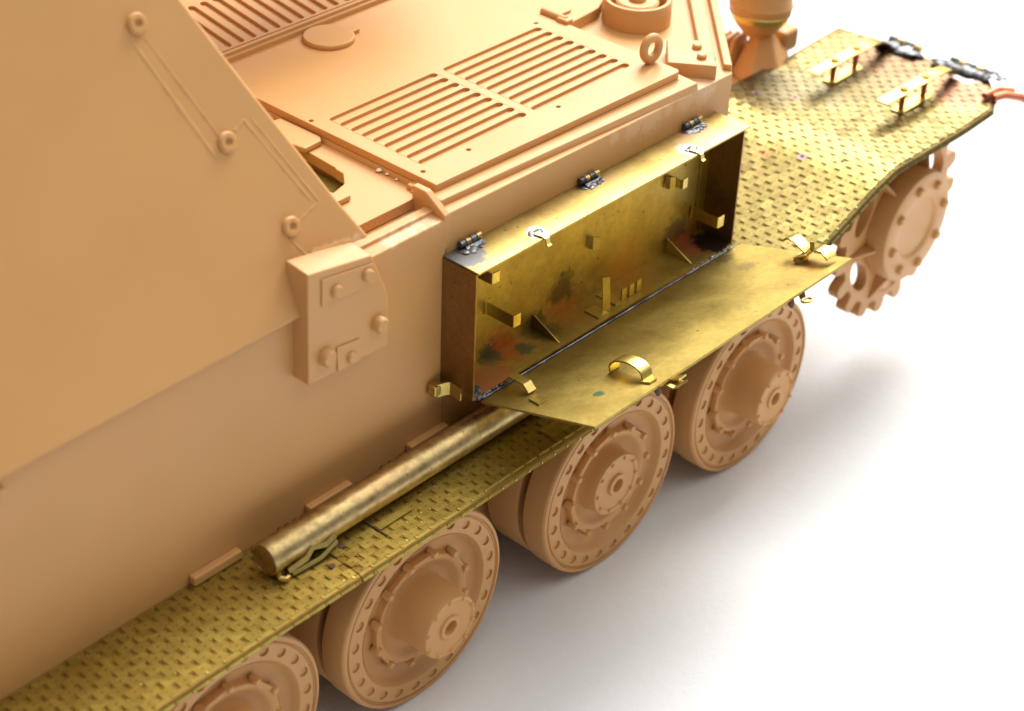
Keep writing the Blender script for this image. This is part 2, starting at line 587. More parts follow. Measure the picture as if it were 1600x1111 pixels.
# lifting eye
mb = MB()
ang = R_(-8)
d1 = Vector((math.cos(ang), math.sin(ang), 0))
ring = []
cy = Vector((4.13, 0.54, 5.325))
n = 28
nn = d1.cross(Vector((0, 0, 1)))
for i in range(n):
    u = 2 * math.pi * i / n
    rad = d1 * math.cos(u) + Vector((0, 0, 1.12)) * math.sin(u)
    for k in range(10):
        w = 2 * math.pi * k / 10
        mb.v.append(tuple(cy + rad * (0.112 + 0.046 * math.cos(w)) + nn * 0.05 * math.sin(w)))
for i in range(n):
    for k in range(10):
        mb.f.append((i * 10 + k, i * 10 + (k + 1) % 10, ((i + 1) % n) * 10 + (k + 1) % 10, ((i + 1) % n) * 10 + k))
eye = mb.build('lifting_eye', 'plastic', root, smooth=60)
lathed('shank', [(0.05, -0.06), (0.05, 0.10), (0, 0.10)], (4.13, 0.54, 5.12), parent=eye, seg=14)
# square plate with two bolts
sq = [(4.80, 0.838), (4.344, 0.466), (4.654, 0.024), (5.131, 0.475)]
sqp = MB().prism([(x, y, 4.94) for x, y in sq], (0, 0, 0.18)).build('square_plate', 'plastic', root, bevel=0.016)
for x, y in ((4.86, 0.46), (4.70, 0.27)):
    lathed('bolt', [(0.055, -0.01), (0.055, 0.035), (0.04, 0.05), (0, 0.05)], (x, y, 5.12), parent=sqp, seg=14)
# hatch plate and its hinge
hp = [(4.30, 2.06), (4.42, 1.90), (4.95, 1.95), (6.2, 2.6), (6.2, 7.0), (4.30, 7.0)]
hatch = MB().prism([(x, y, 4.93) for x, y in hp], (0, 0, 0.16)).build('hatch', 'plastic', root, bevel=0.02)
MB().box(4.20, 4.33, 1.80, 1.97, 4.95, 5.20).build('hinge_block', 'plastic', hatch, bevel=0.03)
MB().sweep([(4.27, 1.86, 5.17), (4.27, 2.22, 5.17)], 0.045, 12).build('hinge_pin', 'plastic', hatch)
MB().box(4.30, 4.62, 2.08, 2.15, 5.085, 5.125).build('hinge_arm', 'plastic', hatch, bevel=0.015)

# ---- casemate: big side plate leaning inwards
KC = 0.45
def cs(x, z, off=0.0):
    """point on the leaning side plate; off = out of the plate towards the viewer"""
    nl = math.sqrt(1 + KC * KC)
    return Vector((x, -0.12 + KC * (z - 4.76) - off / nl, z + off * KC / nl))
outl = [(-9.0, 4.70), (-1.492, 4.786), (-1.482, 5.19), (-1.30, 5.20), (-0.561, 5.126), (-0.785, 5.525), (-1.299, 6.586), (-1.714, 7.477), (-2.60, 9.4), (-9.0, 9.4)]
a = [cs(x, z) for x, z in outl]
b = [Vector((p.x - 0.02, 4.8, p.z)) for p in a]
mb = MB()
mb.hull(a, b)
case = mb.build('casemate', 'plastic_case', root, bevel=0.04, seg=3)
for x, z in ((-2.228, 7.43), (-1.749, 6.344), (-1.386, 5.515)):
    nrm = Vector((0, -1, KC)).normalized()
    MB().lathe([(0.092, -0.02), (0.092, 0.03), (0.075, 0.05), (0.042, 0.05), (0.026, 0.02), (0, 0.012)], cs(x, z), nrm, 28).build('conical_bolt', 'plastic', case, smooth=40)
def weld(path, w, h, parent):
    """faint raised seam on the side plate, a little uneven"""
    mb = MB()
    pts = []
    for (x0, z0), (x1, z1) in zip(path, path[1:]):
        m = 14
        for i in range(m):
            t = i / m
            pts.append((x0 + (x1 - x0) * t, z0 + (z1 - z0) * t))
    pts.append(path[-1])
    ring = []
    for i, (x, z) in enumerate(pts):
        p0 = Vector(pts[max(0, i - 1)])
        p1 = Vector(pts[min(len(pts) - 1, i + 1)])
        d = (p1 - p0).normalized()
        n = Vector((-d.y, d.x))
        ww = w * (1 + 0.35 * random.uniform(-1, 1))
        hh = h * (0.55 + 0.45 * random.uniform(-1, 1))
        ring.append([cs(x + n.x * ww, z + n.y * ww, -0.01), cs(x + n.x * ww * 0.5, z + n.y * ww * 0.5, hh), cs(x - n.x * ww * 0.5, z - n.y * ww * 0.5, hh), cs(x - n.x * ww, z - n.y * ww, -0.01)])
    vs = [v for r in ring for v in r]
    fs = []
    for i in range(len(ring) - 1):
        for k in range(3):
            fs.append((i * 4 + k, i * 4 + k + 1, i * 4 + 5 + k, i * 4 + 4 + k))
    mb.add(vs, fs)
    return mb.build('weld_seam', 'plastic', parent, smooth=80)
weld([(-2.33, 7.35), (-1.90, 6.27)], 0.035, 0.007, case)
weld([(-2.19, 7.32), (-1.80, 6.42)], 0.016, 0.006, case)
weld([(-1.90, 6.27), (-1.82, 6.28)], 0.03, 0.006, case)
weld([(-1.63, 6.40), (-1.50, 6.44), (-1.08, 5.63)], 0.022, 0.006, case)
weld([(-1.42, 6.44), (-1.00, 5.60), (-1.29, 5.52)], 0.018, 0.005, case)
weld([(-1.43, 5.43), (-1.30, 5.22)], 0.02, 0.006, case)
weld([(-2.16, 7.50), (-1.84, 7.70)], 0.02, 0.005, case)
weld([(-1.25, 5.225), (-0.78, 5.175)], 0.05, 0.012, case)

# corner bracket that ties the casemate to the hull
bp = [(-1.57, 5.275), (-0.787, 5.145), (-0.584, 4.632), (-0.585, 4.071), (-1.597, 4.102)]
a = [(x, -0.2, z) for x, z in bp]
b = [(x, 0.02 if z < 5 else 0.09, z + (0.0 if z < 5 else 0.03)) for x, z in bp]
br = MB().hull(a, b).build('corner_bracket', 'plastic', root, bevel=0.018)
MB().prism([(-1.417, -0.2, 5.165), (-0.80, -0.2, 5.07), (-0.73, -0.2, 4.84), (-1.426, -0.2, 4.885)], (0, -0.018, 0)).build('pad', 'plastic', br, bevel=0.006)
MB().prism([(-1.253, -0.2, 4.367), (-0.962, -0.2, 4.329), (-0.966, -0.2, 4.085), (-1.247, -0.2, 4.095)], (0, -0.018, 0)).build('pad', 'plastic', br, bevel=0.006)
for x, z, r, h in ((-1.255, 4.985, 0.068, 0.06), (-0.872, 4.985, 0.068, 0.06), (-0.725, 4.385, 0.09, 0.085), (-1.39, 4.335, 0.095, 0.085), (-1.085, 4.185, 0.062, 0.06)):
    MB().lathe([(r * 0.92, 0.0), (r * 0.9, h * 0.75), (r * 0.7, h), (0, h)], (x, -0.2, z), (0, -1, 0), 24).build('bolt', 'plastic', br, smooth=40)
lathed('bolt', [(0.06, 0), (0.06, 0.05), (0.04, 0.06), (0, 0.06)], (-4.75, 0.0, 4.55), (0, -1, 0), 16, parent=hull)

# small blocks along the foot of the hull wall
for x0, x1 in ((-2.95, -2.37), (-1.52, -0.95), (-0.15, 0.40)):
    MB().box(x0, x1, -0.085, 0.004, 2.47, 2.575).build('foot_block', 'plastic', hull, bevel=0.022)

# unseen gun shield, added and shaped for its soft shadow on the deck
mb = MB()
mb.lathe([(0.0, 6.0), (0.35, 5.95), (0.6, 5.7), (0.68, 5.2), (0.6, 3.4), (0.75, 1.0), (1.2, 0.2), (1.2, -0.5), (0, -0.5)], (-1.6, 4.2, 7.1), (1, 0, 0), 40)
mb.build('shadow_mantlet', 'plastic', root, smooth=60)

# ---- fender and mudguard with raised tread
P = 0.0975
def tread_bar(mb, f, s, t, L, Wd, h, pit_marks=None):
    """f(s,t) -> point, normal"""
    bot, top = [], []
    for (a, b) in ((-1, -1), (1, -1), (1, 1), (-1, 1)):
        p, n = f(s + a * L / 2, t + b * Wd / 2)
        bot.append(p - n * 0.004)
        p, n = f(s + a * (L / 2 - h * 0.5), t + b * Wd / 2)
        top.append(p + n * (h + random.uniform(-0.0035, 0.0025)))
    if pit_marks is not None:  # flat dark quads above the bar: shade of pits put into the colour
        q = []
        for (a, b) in ((-1, -1), (1, -1), (1, 1), (-1, 1)):
            p, n = f(s + a * 0.012, t + b * 0.008)
            q.append(p + n * (h + 0.0015))
        pit_marks.add(q, [(0, 1, 2, 3)])
    mb.add(bot + top, [(4, 5, 6, 7), (0, 1, 5, 4), (1, 2, 6, 5), (2, 3, 7, 6), (3, 0, 4, 7)])

def lip(t):
    """cross-section of the sheet: t = distance from the wall; rolls over at the outer edge"""
    r = 0.05
    flat = 0.99
    if t <= flat:
        return -t, 0.0, Vector((0, 0, 1))
    a = min((t - flat) / r, R_(75))
    y = -flat - r * math.sin(a)
    z = -r * (1 - math.cos(a))
    rest = (t - flat) - a * r
    if rest > 0:
        y -= rest * math.cos(a)
        z -= rest * math.sin(a)
    return y, z, Vector((0, -math.sin(a), math.cos(a)))

def fender_f(s, t):
    y, dz, n = lip(t)
    return Vector((s, y, 2.45 + dz + 0.006 * math.sin(s * 1.7))), n

def sheet(f, s0, s1, ts, step, th, name, mat, parent):
    mb = MB()
    ns = max(2, int(round((s1 - s0) / step)))
    nt = len(ts)
    for side in (0, 1):
        for i in range(ns + 1):
            s = s0 + (s1 - s0) * i / ns
            for t in ts:
                p, n = f(s, t)
                mb.v.append(tuple(p - n * th * side))
    tot = (ns + 1) * nt
    for i in range(ns):
        for j in range(nt - 1):
            a = i * nt + j
            mb.f.append((a, a + 1, a + nt + 1, a + nt))
            mb.f.append((tot + a, tot + a + nt, tot + a + nt + 1, tot + a + 1))
    for i in range(ns):
        for j in (0, nt - 1):
            a = i * nt + j
            mb.f.append((a, a + nt, tot + a + nt, tot + a))
    for j in range(nt - 1):
        for i in (0, ns):
            a = i * nt + j
            mb.f.append((a, a + 1, tot + a + 1, tot + a))
    return mb.build(name, mat, parent, smooth=50)

TMAX = 1.085
ts = [0.0, 0.3, 0.6, 0.9, 0.985, 1.0, 1.015, 1.03, 1.045, 1.06, TMAX]
M['tread_base'].name = 'dark_brass'
joints = [-1.76, 2.6]
edges_x = [-9.0, -1.765, -1.755, 4.72]
for k, (x0, x1) in enumerate(((-9.0, -1.765), (-1.752, 4.72))):
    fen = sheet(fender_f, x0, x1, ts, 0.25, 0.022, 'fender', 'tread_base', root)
    mb = MB()
    pit_marks = MB()
    nx = int((x1 - x0) / P)
    xo = x0 + ((x1 - x0) - nx * P) / 2 + P / 2
    rows = int((TMAX - 0.03) / P)
    for i in range(nx):
        for j in range(rows + 1):
            s = xo + i * P
            t = 0.055 + j * P
            if t > TMAX - 0.03:
                continue
            if (i + j) % 2:
                for q in (-0.37, 0.37):
                    tread_bar(mb, fender_f, s, t + q * P, P * 0.30, P * 0.25, 0.010)
                continue
            L = P * 1.76
            if s - L / 2 < x0:
                L = (s - x0) * 2
            if s + L / 2 > x1:
                L = (x1 - s) * 2
            tread_bar(mb, fender_f, s, t, L * random.uniform(0.97, 1.02), P * 1.0, 0.013, pit_marks)
    tr = mb.build('tread_pattern', 'tread', fen, smooth=0)
    tr['kind'] = 'stuff'
    tr = pit_marks.build('tread_pit_shade', 'tread_base', fen, smooth=0)
    tr['kind'] = 'stuff'
    # plain flattened strip and drilled holes near the joint
    if k == 0:
        for (x, y) in ((-1.86, -0.745),):
            lathed('rivet_hole', [(0.033, 0.0), (0.033, 0.017), (0.0, 0.017)], (x, y, 2.452), mat='dark', parent=fen, seg=14)
    else:
        lathed('rivet_hole', [(0.033, 0.0), (0.033, 0.017), (0.0, 0.017)], (-1.60, -0.60, 2.452), mat='dark', parent=fen, seg=14)
        MB().box(-1.19, -0.75, -0.70, -0.62, 2.468, 2.482).build('strip', 'tread', fen)
        MB().box(-1.205, -1.19, -0.80, -0.45, 2.46, 2.474).build('score_line', 'dark', fen)

# tape-like crumbs between wall and fender
random.seed(3)
for k in range(26):
    x = random.choice((random.uniform(-2.25, -1.55), random.uniform(-0.95, -0.15)))
    mb = MB()
    r = random.uniform(0.02, 0.05)
    y = random.uniform(-0.09, -0.03)
    mb.lathe([(0, r * 0.5), (r * 0.7, r * 0.35), (r, 0), (0, -r * 0.2)], (x, y, 2.475), (random.uniform(-0.4, 0.4), -0.3, 1), 6)
    mb.build('filler_crumb', 'tread_base', hull, smooth=0)

# mudguard: rises over the drive sprocket, then runs level to the front
PROF = [(4.72, 2.45), (5.2, 2.675), (6.72, 3.225), (7.12, 3.325), (7.5, 3.318), (8.66, 3.30), (9.97, 3.36), (10.3, 3.37)]
def mud_z(x):
    for (xa, za), (xb, zb) in zip(PROF, PROF[1:]):
        if x <= xb:
            t = max(0.0, min(1.0, (x - xa) / (xb - xa)))
            return za + (zb - za) * t
    return PROF[-1][1]
def mud_sm(x):
    return sum(mud_z(x + d) for d in (-0.09, -0.06, -0.03, 0, 0.03, 0.06, 0.09)) / 7
def mud_f(s, t):
    """t = distance from the outer side's reference line y=0, negative inwards"""
    y, dz, n = lip(max(t, -9)) if t > 0 else (-t, 0.0, Vector((0, 0, 1)))
    z = mud_sm(s)
    sl = (mud_sm(s + 0.02) - mud_sm(s - 0.02)) / 0.04
    # the sheet is slightly dished across, as hand-bent brass is
    dz2 = 0.015 * math.exp(-((s - 7.2) / 0.9) ** 2) * math.exp(-((t - 0.2) / 0.7) ** 2)
    nn = (n + Vector((-sl, 0, 0))).normalized()
    return Vector((s, y, z + dz + dz2)), nn
def mud_inner(x):
    return -min(1.72, max(0.02, (x - 4.95) * 0.915 - 0.05))
def front_x(t):
    """front edge of the sheet for a given distance t"""
    pts = [(-1.72, 9.90), (-1.05, 9.97), (-0.13, 9.94), (0.5, 10.05), (0.86, 9.66), (1.04, 9.33), (1.2, 9.3)]
    for (ta, xa), (tb, xb) in zip(pts, pts[1:]):
        if t <= tb:
            return xa + (xb - xa) * (t - ta) / (tb - ta)
    return pts[-1][1]
mb = MB()
nS, nT = 110, 30
tl = [-1.72 + (0.98 + 1.72) * i / 20 for i in range(21)] + [0.99, 1.0, 1.012, 1.025, 1.04, 1.055, 1.07, TMAX]
nT = len(tl)
th = 0.024
for side in (0, 1):
    for i in range(nS + 1):
        for t in tl:
            x = 4.72 + (front_x(t) - 4.72) * i / nS
            tt = max(t, mud_inner(x))
            p, n = mud_f(x, tt)
            mb.v.append(tuple(p - n * th * side))
tot = (nS + 1) * nT
for i in range(nS):
    for j in range(nT - 1):
        a = i * nT + j
        mb.f.append((a, a + 1, a + nT + 1, a + nT))
        mb.f.append((tot + a, tot + a + nT, tot + a + nT + 1, tot + a + 1))
    a = i * nT + nT - 1
    mb.f.append((a, a + nT, tot + a + nT, tot + a))
for j in range(nT - 1):
    a = nS * nT + j
    mb.f.append((a, a + 1, tot + a + 1, tot + a))
mudspots = [((6.54, 0.51, 3.13), 0.10, COPPER, 0.7, 0.8, 500, 0.5), ((6.70, 0.05, 3.2), 0.085, (0.22, 0.16, 0.22), 0.7, 0.9, 500, 0.5),
            ((6.86, -0.41, 3.25), 0.045, SOOT, 0.5, 0.8, 500, 0.4), ((7.53, 1.35, 3.33), 0.09, (0.25, 0.16, 0.2), 0.7, 0.8, 500, 0.5),
            ((7.78, 0.94, 3.33), 0.07, (0.3, 0.16, 0.18), 0.7, 0.8, 500, 0.5), ((9.4, 0.6, 3.35), 0.9, (0.20, 0.12, 0.075), 0.95, 0.8, 60, 0.9),
            ((9.5, -0.5, 3.36), 0.6, (0.26, 0.13, 0.09), 0.95, 0.8, 60, 0.9), ((8.6, 0.5, 3.35), 0.8, (0.15, 0.12, 0.06), 0.95, 0.7, 60, 0.9), ((7.9, 1.2, 3.33), 0.8, (0.17, 0.15, 0.09), 0.95, 0.7, 60, 0.9),
            ((9.85, -0.35, 3.37), 0.24, (0.5, 0.5, 0.52), 0.8, 0.9, 200, 0.8)]
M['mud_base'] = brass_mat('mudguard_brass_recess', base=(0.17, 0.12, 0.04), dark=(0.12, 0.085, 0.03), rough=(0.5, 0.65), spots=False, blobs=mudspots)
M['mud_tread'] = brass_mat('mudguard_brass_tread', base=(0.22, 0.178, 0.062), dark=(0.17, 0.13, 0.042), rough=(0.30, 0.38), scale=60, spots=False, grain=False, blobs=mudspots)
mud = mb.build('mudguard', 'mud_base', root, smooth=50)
mb = MB()
pit_marks = MB()
random.seed(11)
sx = 4.80
i = 0
while sx < 10.1:
    sl = (mud_sm(sx + 0.02) - mud_sm(sx - 0.02)) / 0.04
    dx = P / math.sqrt(1 + sl * sl)
    for j in range(30):
        t = TMAX - 0.06 - j * P
        if t < mud_inner(sx) + 0.04 or sx > front_x(t) - 0.1:
            continue
        if (i + j) % 2:
            for q in (-0.37, 0.37):
                tread_bar(mb, mud_f, sx, t + q * P, dx * 0.30, P * 0.25, 0.010)
            continue
        tread_bar(mb, mud_f, sx, t, dx * 1.76 * random.uniform(0.97, 1.02), P * 1.0, 0.013, pit_marks)
    sx += dx
    i += 1
tr = mb.build('tread_pattern', 'mud_tread', mud, smooth=0)
tr['kind'] = 'stuff'
tr = pit_marks.build('tread_pit_shade', 'mud_base', mud, smooth=0)
tr['kind'] = 'stuff'
for x, y in ((6.54, 0.51), (6.70, 0.05), (6.86, -0.41), (7.53, 1.35), (7.78, 0.94)):
    p, n = mud_f(x, -y)
    MB().lathe([(0.026, 0.0), (0.026, 0.017), (0.0, 0.017)], p, n, 12).build('rivet_hole', 'dark', mud)

# tool clamps standing on the mudguard
for yc in (0.88, -0.20):
    zb = mud_sm(8.75) + 0.02
    cl = MB()
    xo = 0.06 if yc > 0 else 0.0
    cl.box(8.36 + xo, 9.06 + xo, yc - 0.085, yc + 0.085, zb, zb + 0.02)
    clamp = cl.build('tool_clamp', 'bright', root)
    for x in (8.46 + xo, 8.97 + xo):
        MB().sweep([(x, yc, zb + 0.02), (x, yc, zb + 0.26)], 0.036, 10).build('post', 'copper', clamp)
    MB().ribbon([(7.98 + xo, yc + 0.01, zb + 0.265), (8.7 + xo, yc, zb + 0.275), (9.2 + xo, yc - 0.01, zb + 0.275), (9.45 + xo, yc - 0.01, zb + 0.255), (9.75 + xo, yc, zb + 0.1)], (0, 0.17, 0), 0.02).build('strap', 'bright', clamp)
    for x in (8.46 + xo, 8.97 + xo):
        MB().lathe([(0.052, 0), (0.052, 0.018), (0.03, 0.028), (0, 0.028)], (x, yc, zb + 0.284), (0, 0, 1), 12).build('rivet', 'tread_base', clamp)

def lumps(name, pts, r, mat, parent, seed=1, flat=0.32):
    """irregular run of solder"""
    random.seed(seed)
    mb = MB()
    for p in pts:
        rr = r * random.uniform(0.7, 1.3)
        ax = (random.uniform(-0.3, 0.3), random.uniform(-0.3, 0.3), 1)
        mb.lathe([(0, rr * flat), (rr * 0.55, rr * flat * 0.8), (rr * 0.95, rr * flat * 0.25), (rr, 0), (0, -rr * 0.3)], p, ax, 10,
                 rfun=lambda a, r_, h: 1 + 0.18 * math.sin(3 * a + rr * 900) + 0.1 * math.sin(5 * a))
    return mb.build(name, mat, parent, smooth=70)
z0 = 3.40
lumps('solder_joint', [(9.82 + 0.05 * (i % 2), 0.95 - 0.07 * i, z0) for i in range(8)], 0.12, 'solder', mud, 5)
lumps('solder_joint', [(9.86 + 0.02 * i, 0.08 - 0.1 * i, z0 + 0.01) for i in range(9)], 0.12, 'solder', mud, 6)
for k, (y0, n) in enumerate(((0.95, 4), (0.02, 5))):
    for i in range(n):
        MB().sweep([(9.97 + 0.02 * k, y0 - 0.13 * i, z0 + 0.035), (9.97 + 0.02 * k, y0 - 0.13 * i - 0.10, z0 + 0.035)], 0.05, 10).build('hinge_knuckle', 'tube' if i % 2 else 'solder', mud)
MB().sweep([(9.45, -0.93, 3.41), (9.62, -1.0, 3.42), (9.75, -1.16, 3.40), (9.9, -1.28, 3.30), (10.05, -1.42, 3.22)], 0.055, 10).build('copper_wire', 'copper', mud)
MB().sweep([(9.42, -0.82, 3.41), (9.7, -0.86, 3.42), (9.85, -1.0, 3.40)], 0.045, 10).build('copper_wire', 'copper', mud)

# ---- cleaning-rod tube lying on the fender
TY, TZ, TR = -0.40, 2.642, 0.168
mb = MB()
mb.lathe([(0.0, -2.385), (TR * 0.80, -2.382), (TR * 0.82, -2.372), (TR * 0.86, -2.372), (TR * 0.88, -2.384), (TR * 0.97, -2.38), (TR, -2.365), (TR, 3.6), (0, 3.6)], (0, TY, TZ), (1, 0, 0), 48)
tube = mb.build('rod_tube', 'tube', root, smooth=40)
MB().sweep([(-2.28, TY - 0.12, TZ - 0.135), (-2.34, TY - 0.14, TZ - 0.10), (-2.36, TY - 0.18, TZ - 0.11), (-2.32, TY - 0.21, TZ - 0.14), (-2.26, TY - 0.19, TZ - 0.155)], 0.028, 8).build('cap_hook', 'bright', tube)
MB().ribbon([(-2.25, TY - 0.18, TZ - 0.10), (-2.05, TY - 0.21, TZ - 0.05), (-1.95, TY - 0.18, TZ + 0.0), (-1.8, TY - 0.20, TZ - 0.04), (-1.66, TY - 0.18, TZ - 0.02)], (0, 0.03, 0.04), 0.015).build('latch_strap', 'bright', tube)
MB().ribbon([(-2.22, TY - 0.20, TZ - 0.14), (-1.9, TY - 0.235, TZ - 0.12), (-1.66, TY - 0.20, TZ - 0.08)], (0, 0.02, 0.035), 0.015).build('latch_strap', 'bright', tube)
MB().ribbon([(1.06, TY - 0.42, 2.482), (1.42, TY - 0.42, 2.482)], (0, 0.16, 0), 0.016).build('foot_plate', 'bright', tube)

# ---- stowage box
X0, X1, YB, ZB0, ZB1 = 0.34, 4.63, -0.45, 3.08, 4.57
inblobs = [((1.20, -0.10, 3.14), 0.30, (0.50, 0.19, 0.055), 0.8, 0.9, 240, 1.0), ((1.0, -0.06, 3.12), 0.18, GREEN, 0.9, 0.7, 300, 1.0), ((1.36, -0.22, 3.1), 0.14, GREEN, 0.9, 0.7, 300, 1.0),
           ((0.68, -0.36, 3.1), 0.36, COPPER, 0.7, 0.75, 250, 0.8), ((2.2, -0.10, 3.12), 0.30, (0.5, 0.22, 0.05), 0.9, 0.6, 150, 0.8), ((2.15, -0.03, 3.40), 0.26, (0.10, 0.07, 0.03), 0.95, 0.75, 200, 0.8),
           ((3.2, -0.05, 3.2), 0.5, (0.62, 0.32, 0.07), 0.95, 0.5, 160, 1.0), ((4.25, -0.15, 3.12), 0.32, COPPER, 0.8, 0.85, 180, 0.7), ((4.48, -0.28, 3.12), 0.28, SOOT, 0.6, 0.95, 240, 0.6), ((1.75, -0.12, 3.12), 0.25, (0.14, 0.1, 0.04), 0.9, 0.7, 200, 0.8), ((4.1, -0.04, 3.3), 0.25, (0.14, 0.1, 0.04), 0.9, 0.7, 200, 0.8)]
M['box_in'] = brass_mat('box_brass_inside', base=(0.53, 0.395, 0.10), dark=(0.38, 0.265, 0.062), rough=(0.42, 0.56), blobs=inblobs)
topblobs = [((0.48, -0.10, 4.58), 0.30, GREY, 0.35, 0.95, 200, 0.5), ((2.45, -0.03, 4.58), 0.16, GREY, 0.4, 0.9, 260, 0.5), ((4.22, -0.05, 4.58), 0.15, GREY, 0.5, 0.9, 260, 0.5),
            ((4.1, -0.2, 4.58), 0.42, (0.5, 0.3, 0.2), 0.9, 0.6, 150, 0.8), ((2.7, -0.25, 4.58), 0.25, (0.42, 0.28, 0.12), 0.9, 0.7, 200, 0.9), ((1.32, -0.35, 4.58), 0.13, (0.45, 0.45, 0.47), 0.6, 0.9, 260, 0.6), ((3.78, -0.33, 4.58), 0.15, (0.4, 0.38, 0.4), 0.6, 0.9, 260, 0.6)]
M['box_top'] = brass_mat('box_brass_top', base=(0.52, 0.40, 0.135), dark=(0.34, 0.235, 0.075), rough=(0.36, 0.5), blobs=topblobs)
M['box_side_shaded'] = brass_mat('box_brass_side_shaded', base=(0.32, 0.20, 0.08), dark=(0.24, 0.135, 0.05), rough=(0.36, 0.5))  # darker copy of the brass; shade on the side panels put into colour
mb = MB()
mb.box(X0 + 0.022, X1 - 0.022, -0.03, -0.006, ZB0, ZB1 - 0.025)
box = mb.build('stowage_box', 'box_in', root)
MB().box(X0 + 0.022, X1 - 0.022, YB, -0.031, ZB0 - 0.001, ZB0 + 0.022).build('bottom_panel', 'box_in', box)
MB().box(X0, X0 + 0.021, YB, -0.004, ZB0, ZB1 - 0.025).build('side_panel', 'box_side_shaded', box)
MB().box(X1 - 0.021, X1, YB, -0.004, ZB0, ZB1 - 0.025).build('side_panel', 'box_side_shaded', box)
MB().box(X0 + 0.01, X1 + 0.06, YB - 0.022, -0.003, ZB1 - 0.023, ZB1).build('top_panel', 'box_top', box, bevel=0.004)
MB().box(X1 - 0.20, X1 - 0.185, -0.05, -0.031, ZB0 + 0.03, ZB1 - 0.03).build('corner_fold', 'box_in', box)

def strip_tab(x, z, out, wz, endw, up=0.0):
    """L-shaped tab: foot on the back panel, strip outwards, end bent sideways"""
    t = MB()
    t.ribbon([(x - 0.02, -0.045, z), (x - 0.005, -0.05, z), (x, -0.07, z), (x, -out + 0.02, z), (x + 0.004, -out, z), (x + 0.03, -out - 0.004, z), (x + endw, -out - 0.004, z)], (0, 0, wz), 0.014)
    return t.build('clip', 'bright', box, smooth=25)
strip_tab(0.62, 4.36, 0.40, 0.12, 0.10)
strip_tab(0.96, 3.71, 0.40, 0.14, 0.10)
strip_tab(4.36, 3.45, 0.40, 0.14, 0.11)
for (x, z) in ((3.88, 4.02), (2.60, 3.80)):
    t = MB()
    t.ribbon([(x - 0.07, -0.04, z + 0.02), (x - 0.05, -0.09, z + 0.02), (x, -0.12, z + 0.01), (x + 0.03, -0.11, z)], (0, 0, 0.15), 0.016)
    t.build('clip', 'bright', box)
    if x > 3:
        MB().box(x + 0.04, x + 0.12, -0.20, -0.186, z - 0.05, z + 0.07).add([], []).build('clip', 'bright', box)
        MB().box(x + 0.035, x + 0.048, -0.19, -0.03, z - 0.05, z + 0.05).build('clip', 'bright', box)
for x in (1.70, 3.93):
    MB().prism([(x, -0.035, ZB0 + 0.20), (x, -0.035, ZB0 + 0.024), (x, -0.40, ZB0 + 0.024)], (0.018, 0, 0)).build('gusset', 'bright' if x > 3 else 'box_in', box)
# upright fork and comb on the floor of the box
xf = 2.50
zf = ZB0 + 0.023
MB().box(xf - 0.16, xf, -0.40, -0.20, zf, zf + 0.016).build('fork_base', 'bright', box)
MB().ribbon([(xf + 0.01, -0.36, zf), (xf + 0.02, -0.34, zf + 0.18), (xf + 0.03, -0.31, zf + 0.40)], (0.075, -0.04, 0), 0.016).build('fork', 'bright', box)
MB().box(xf + 0.17, xf + 0.30, -0.36, -0.08, zf, zf + 0.014).build('comb_base', 'bright', box)
for i in range(3):
    xx = xf + 0.31 + 0.125 * i
    MB().ribbon([(xx, -0.35, zf + 0.005), (xx + 0.005, -0.345, zf + 0.15)], (0.075, 0.0, 0), 0.016).build('comb_tooth', 'bright', box)
# solder and soot in the corners
lumps('solder_joint', [(0.37 + 0.055 * i, -0.44 + 0.01 * random.uniform(-1, 1), ZB0 + 0.005) for i in range(10)], 0.038, 'solder', box, 8)
lumps('solder_joint', [(0.42, -0.40, ZB0 + 0.03), (0.47, -0.37, ZB0 + 0.03), (0.43, -0.34, ZB0 + 0.03)], 0.05, 'solder', box, 9)
lumps('solder_joint', [(3.9 + 0.08 * i, -0.445, ZB0 + 0.004) for i in range(9)], 0.026, 'solder', box, 10)
# hinges along the back of the top
for k, x in enumerate((0.60, 2.38, 4.12)):
    h = MB()
    h.add([(x - 0.02, -0.13, ZB1 + 0.008), (x + 0.24, -0.11, ZB1 + 0.008), (x + 0.21, 0.0, ZB1 + 0.04), (x, 0.0, ZB1 + 0.04), (x - 0.02, -0.13, ZB1 - 0.001), (x + 0.24, -0.11, ZB1 - 0.001), (x + 0.21, 0.0, ZB1 - 0.001), (x, 0.0, ZB1 - 0.001)],
          [(0, 1, 2, 3), (7, 6, 5, 4), (0, 4, 5, 1), (1, 5, 6, 2), (2, 6, 7, 3), (3, 7, 4, 0)])
    hg = h.build('hinge', 'solder', box, bevel=0.008)
    for i in range(4):
        x0 = x - 0.06 + 0.075 * i
        MB().sweep([(x0, 0.005 - 0.045, ZB1 + 0.055), (x0 + 0.062, 0.005 - 0.045, ZB1 + 0.055)], 0.036, 10).build('hinge_knuckle', 'tube' if i in (1, 3) else 'solder', box)
    lumps('solder_joint', [(x - 0.05 + 0.06 * i, -0.10 - 0.03 * (i % 2), ZB1) for i in range(5)], 0.05, 'solder', box, 20 + k, 0.3)
# hooks soldered to the front edge of the top
for k, x in enumerate((1.30, 3.78)):
    MB().ribbon([(x - 0.02, -0.36, ZB1 + 0.012), (x, -0.45, ZB1 + 0.014), (x + 0.01, -0.49, ZB1 + 0.0), (x + 0.012, -0.505, ZB1 - 0.06), (x + 0.014, -0.53, ZB1 - 0.075)], (0.055, 0.0, 0), 0.014).build('hook', 'bright', box)
    lumps('solder_joint', [(x - 0.05, -0.35, ZB1), (x + 0.03, -0.36, ZB1), (x - 0.01, -0.40, ZB1)], 0.05, 'solder', box, 30 + k, 0.3)
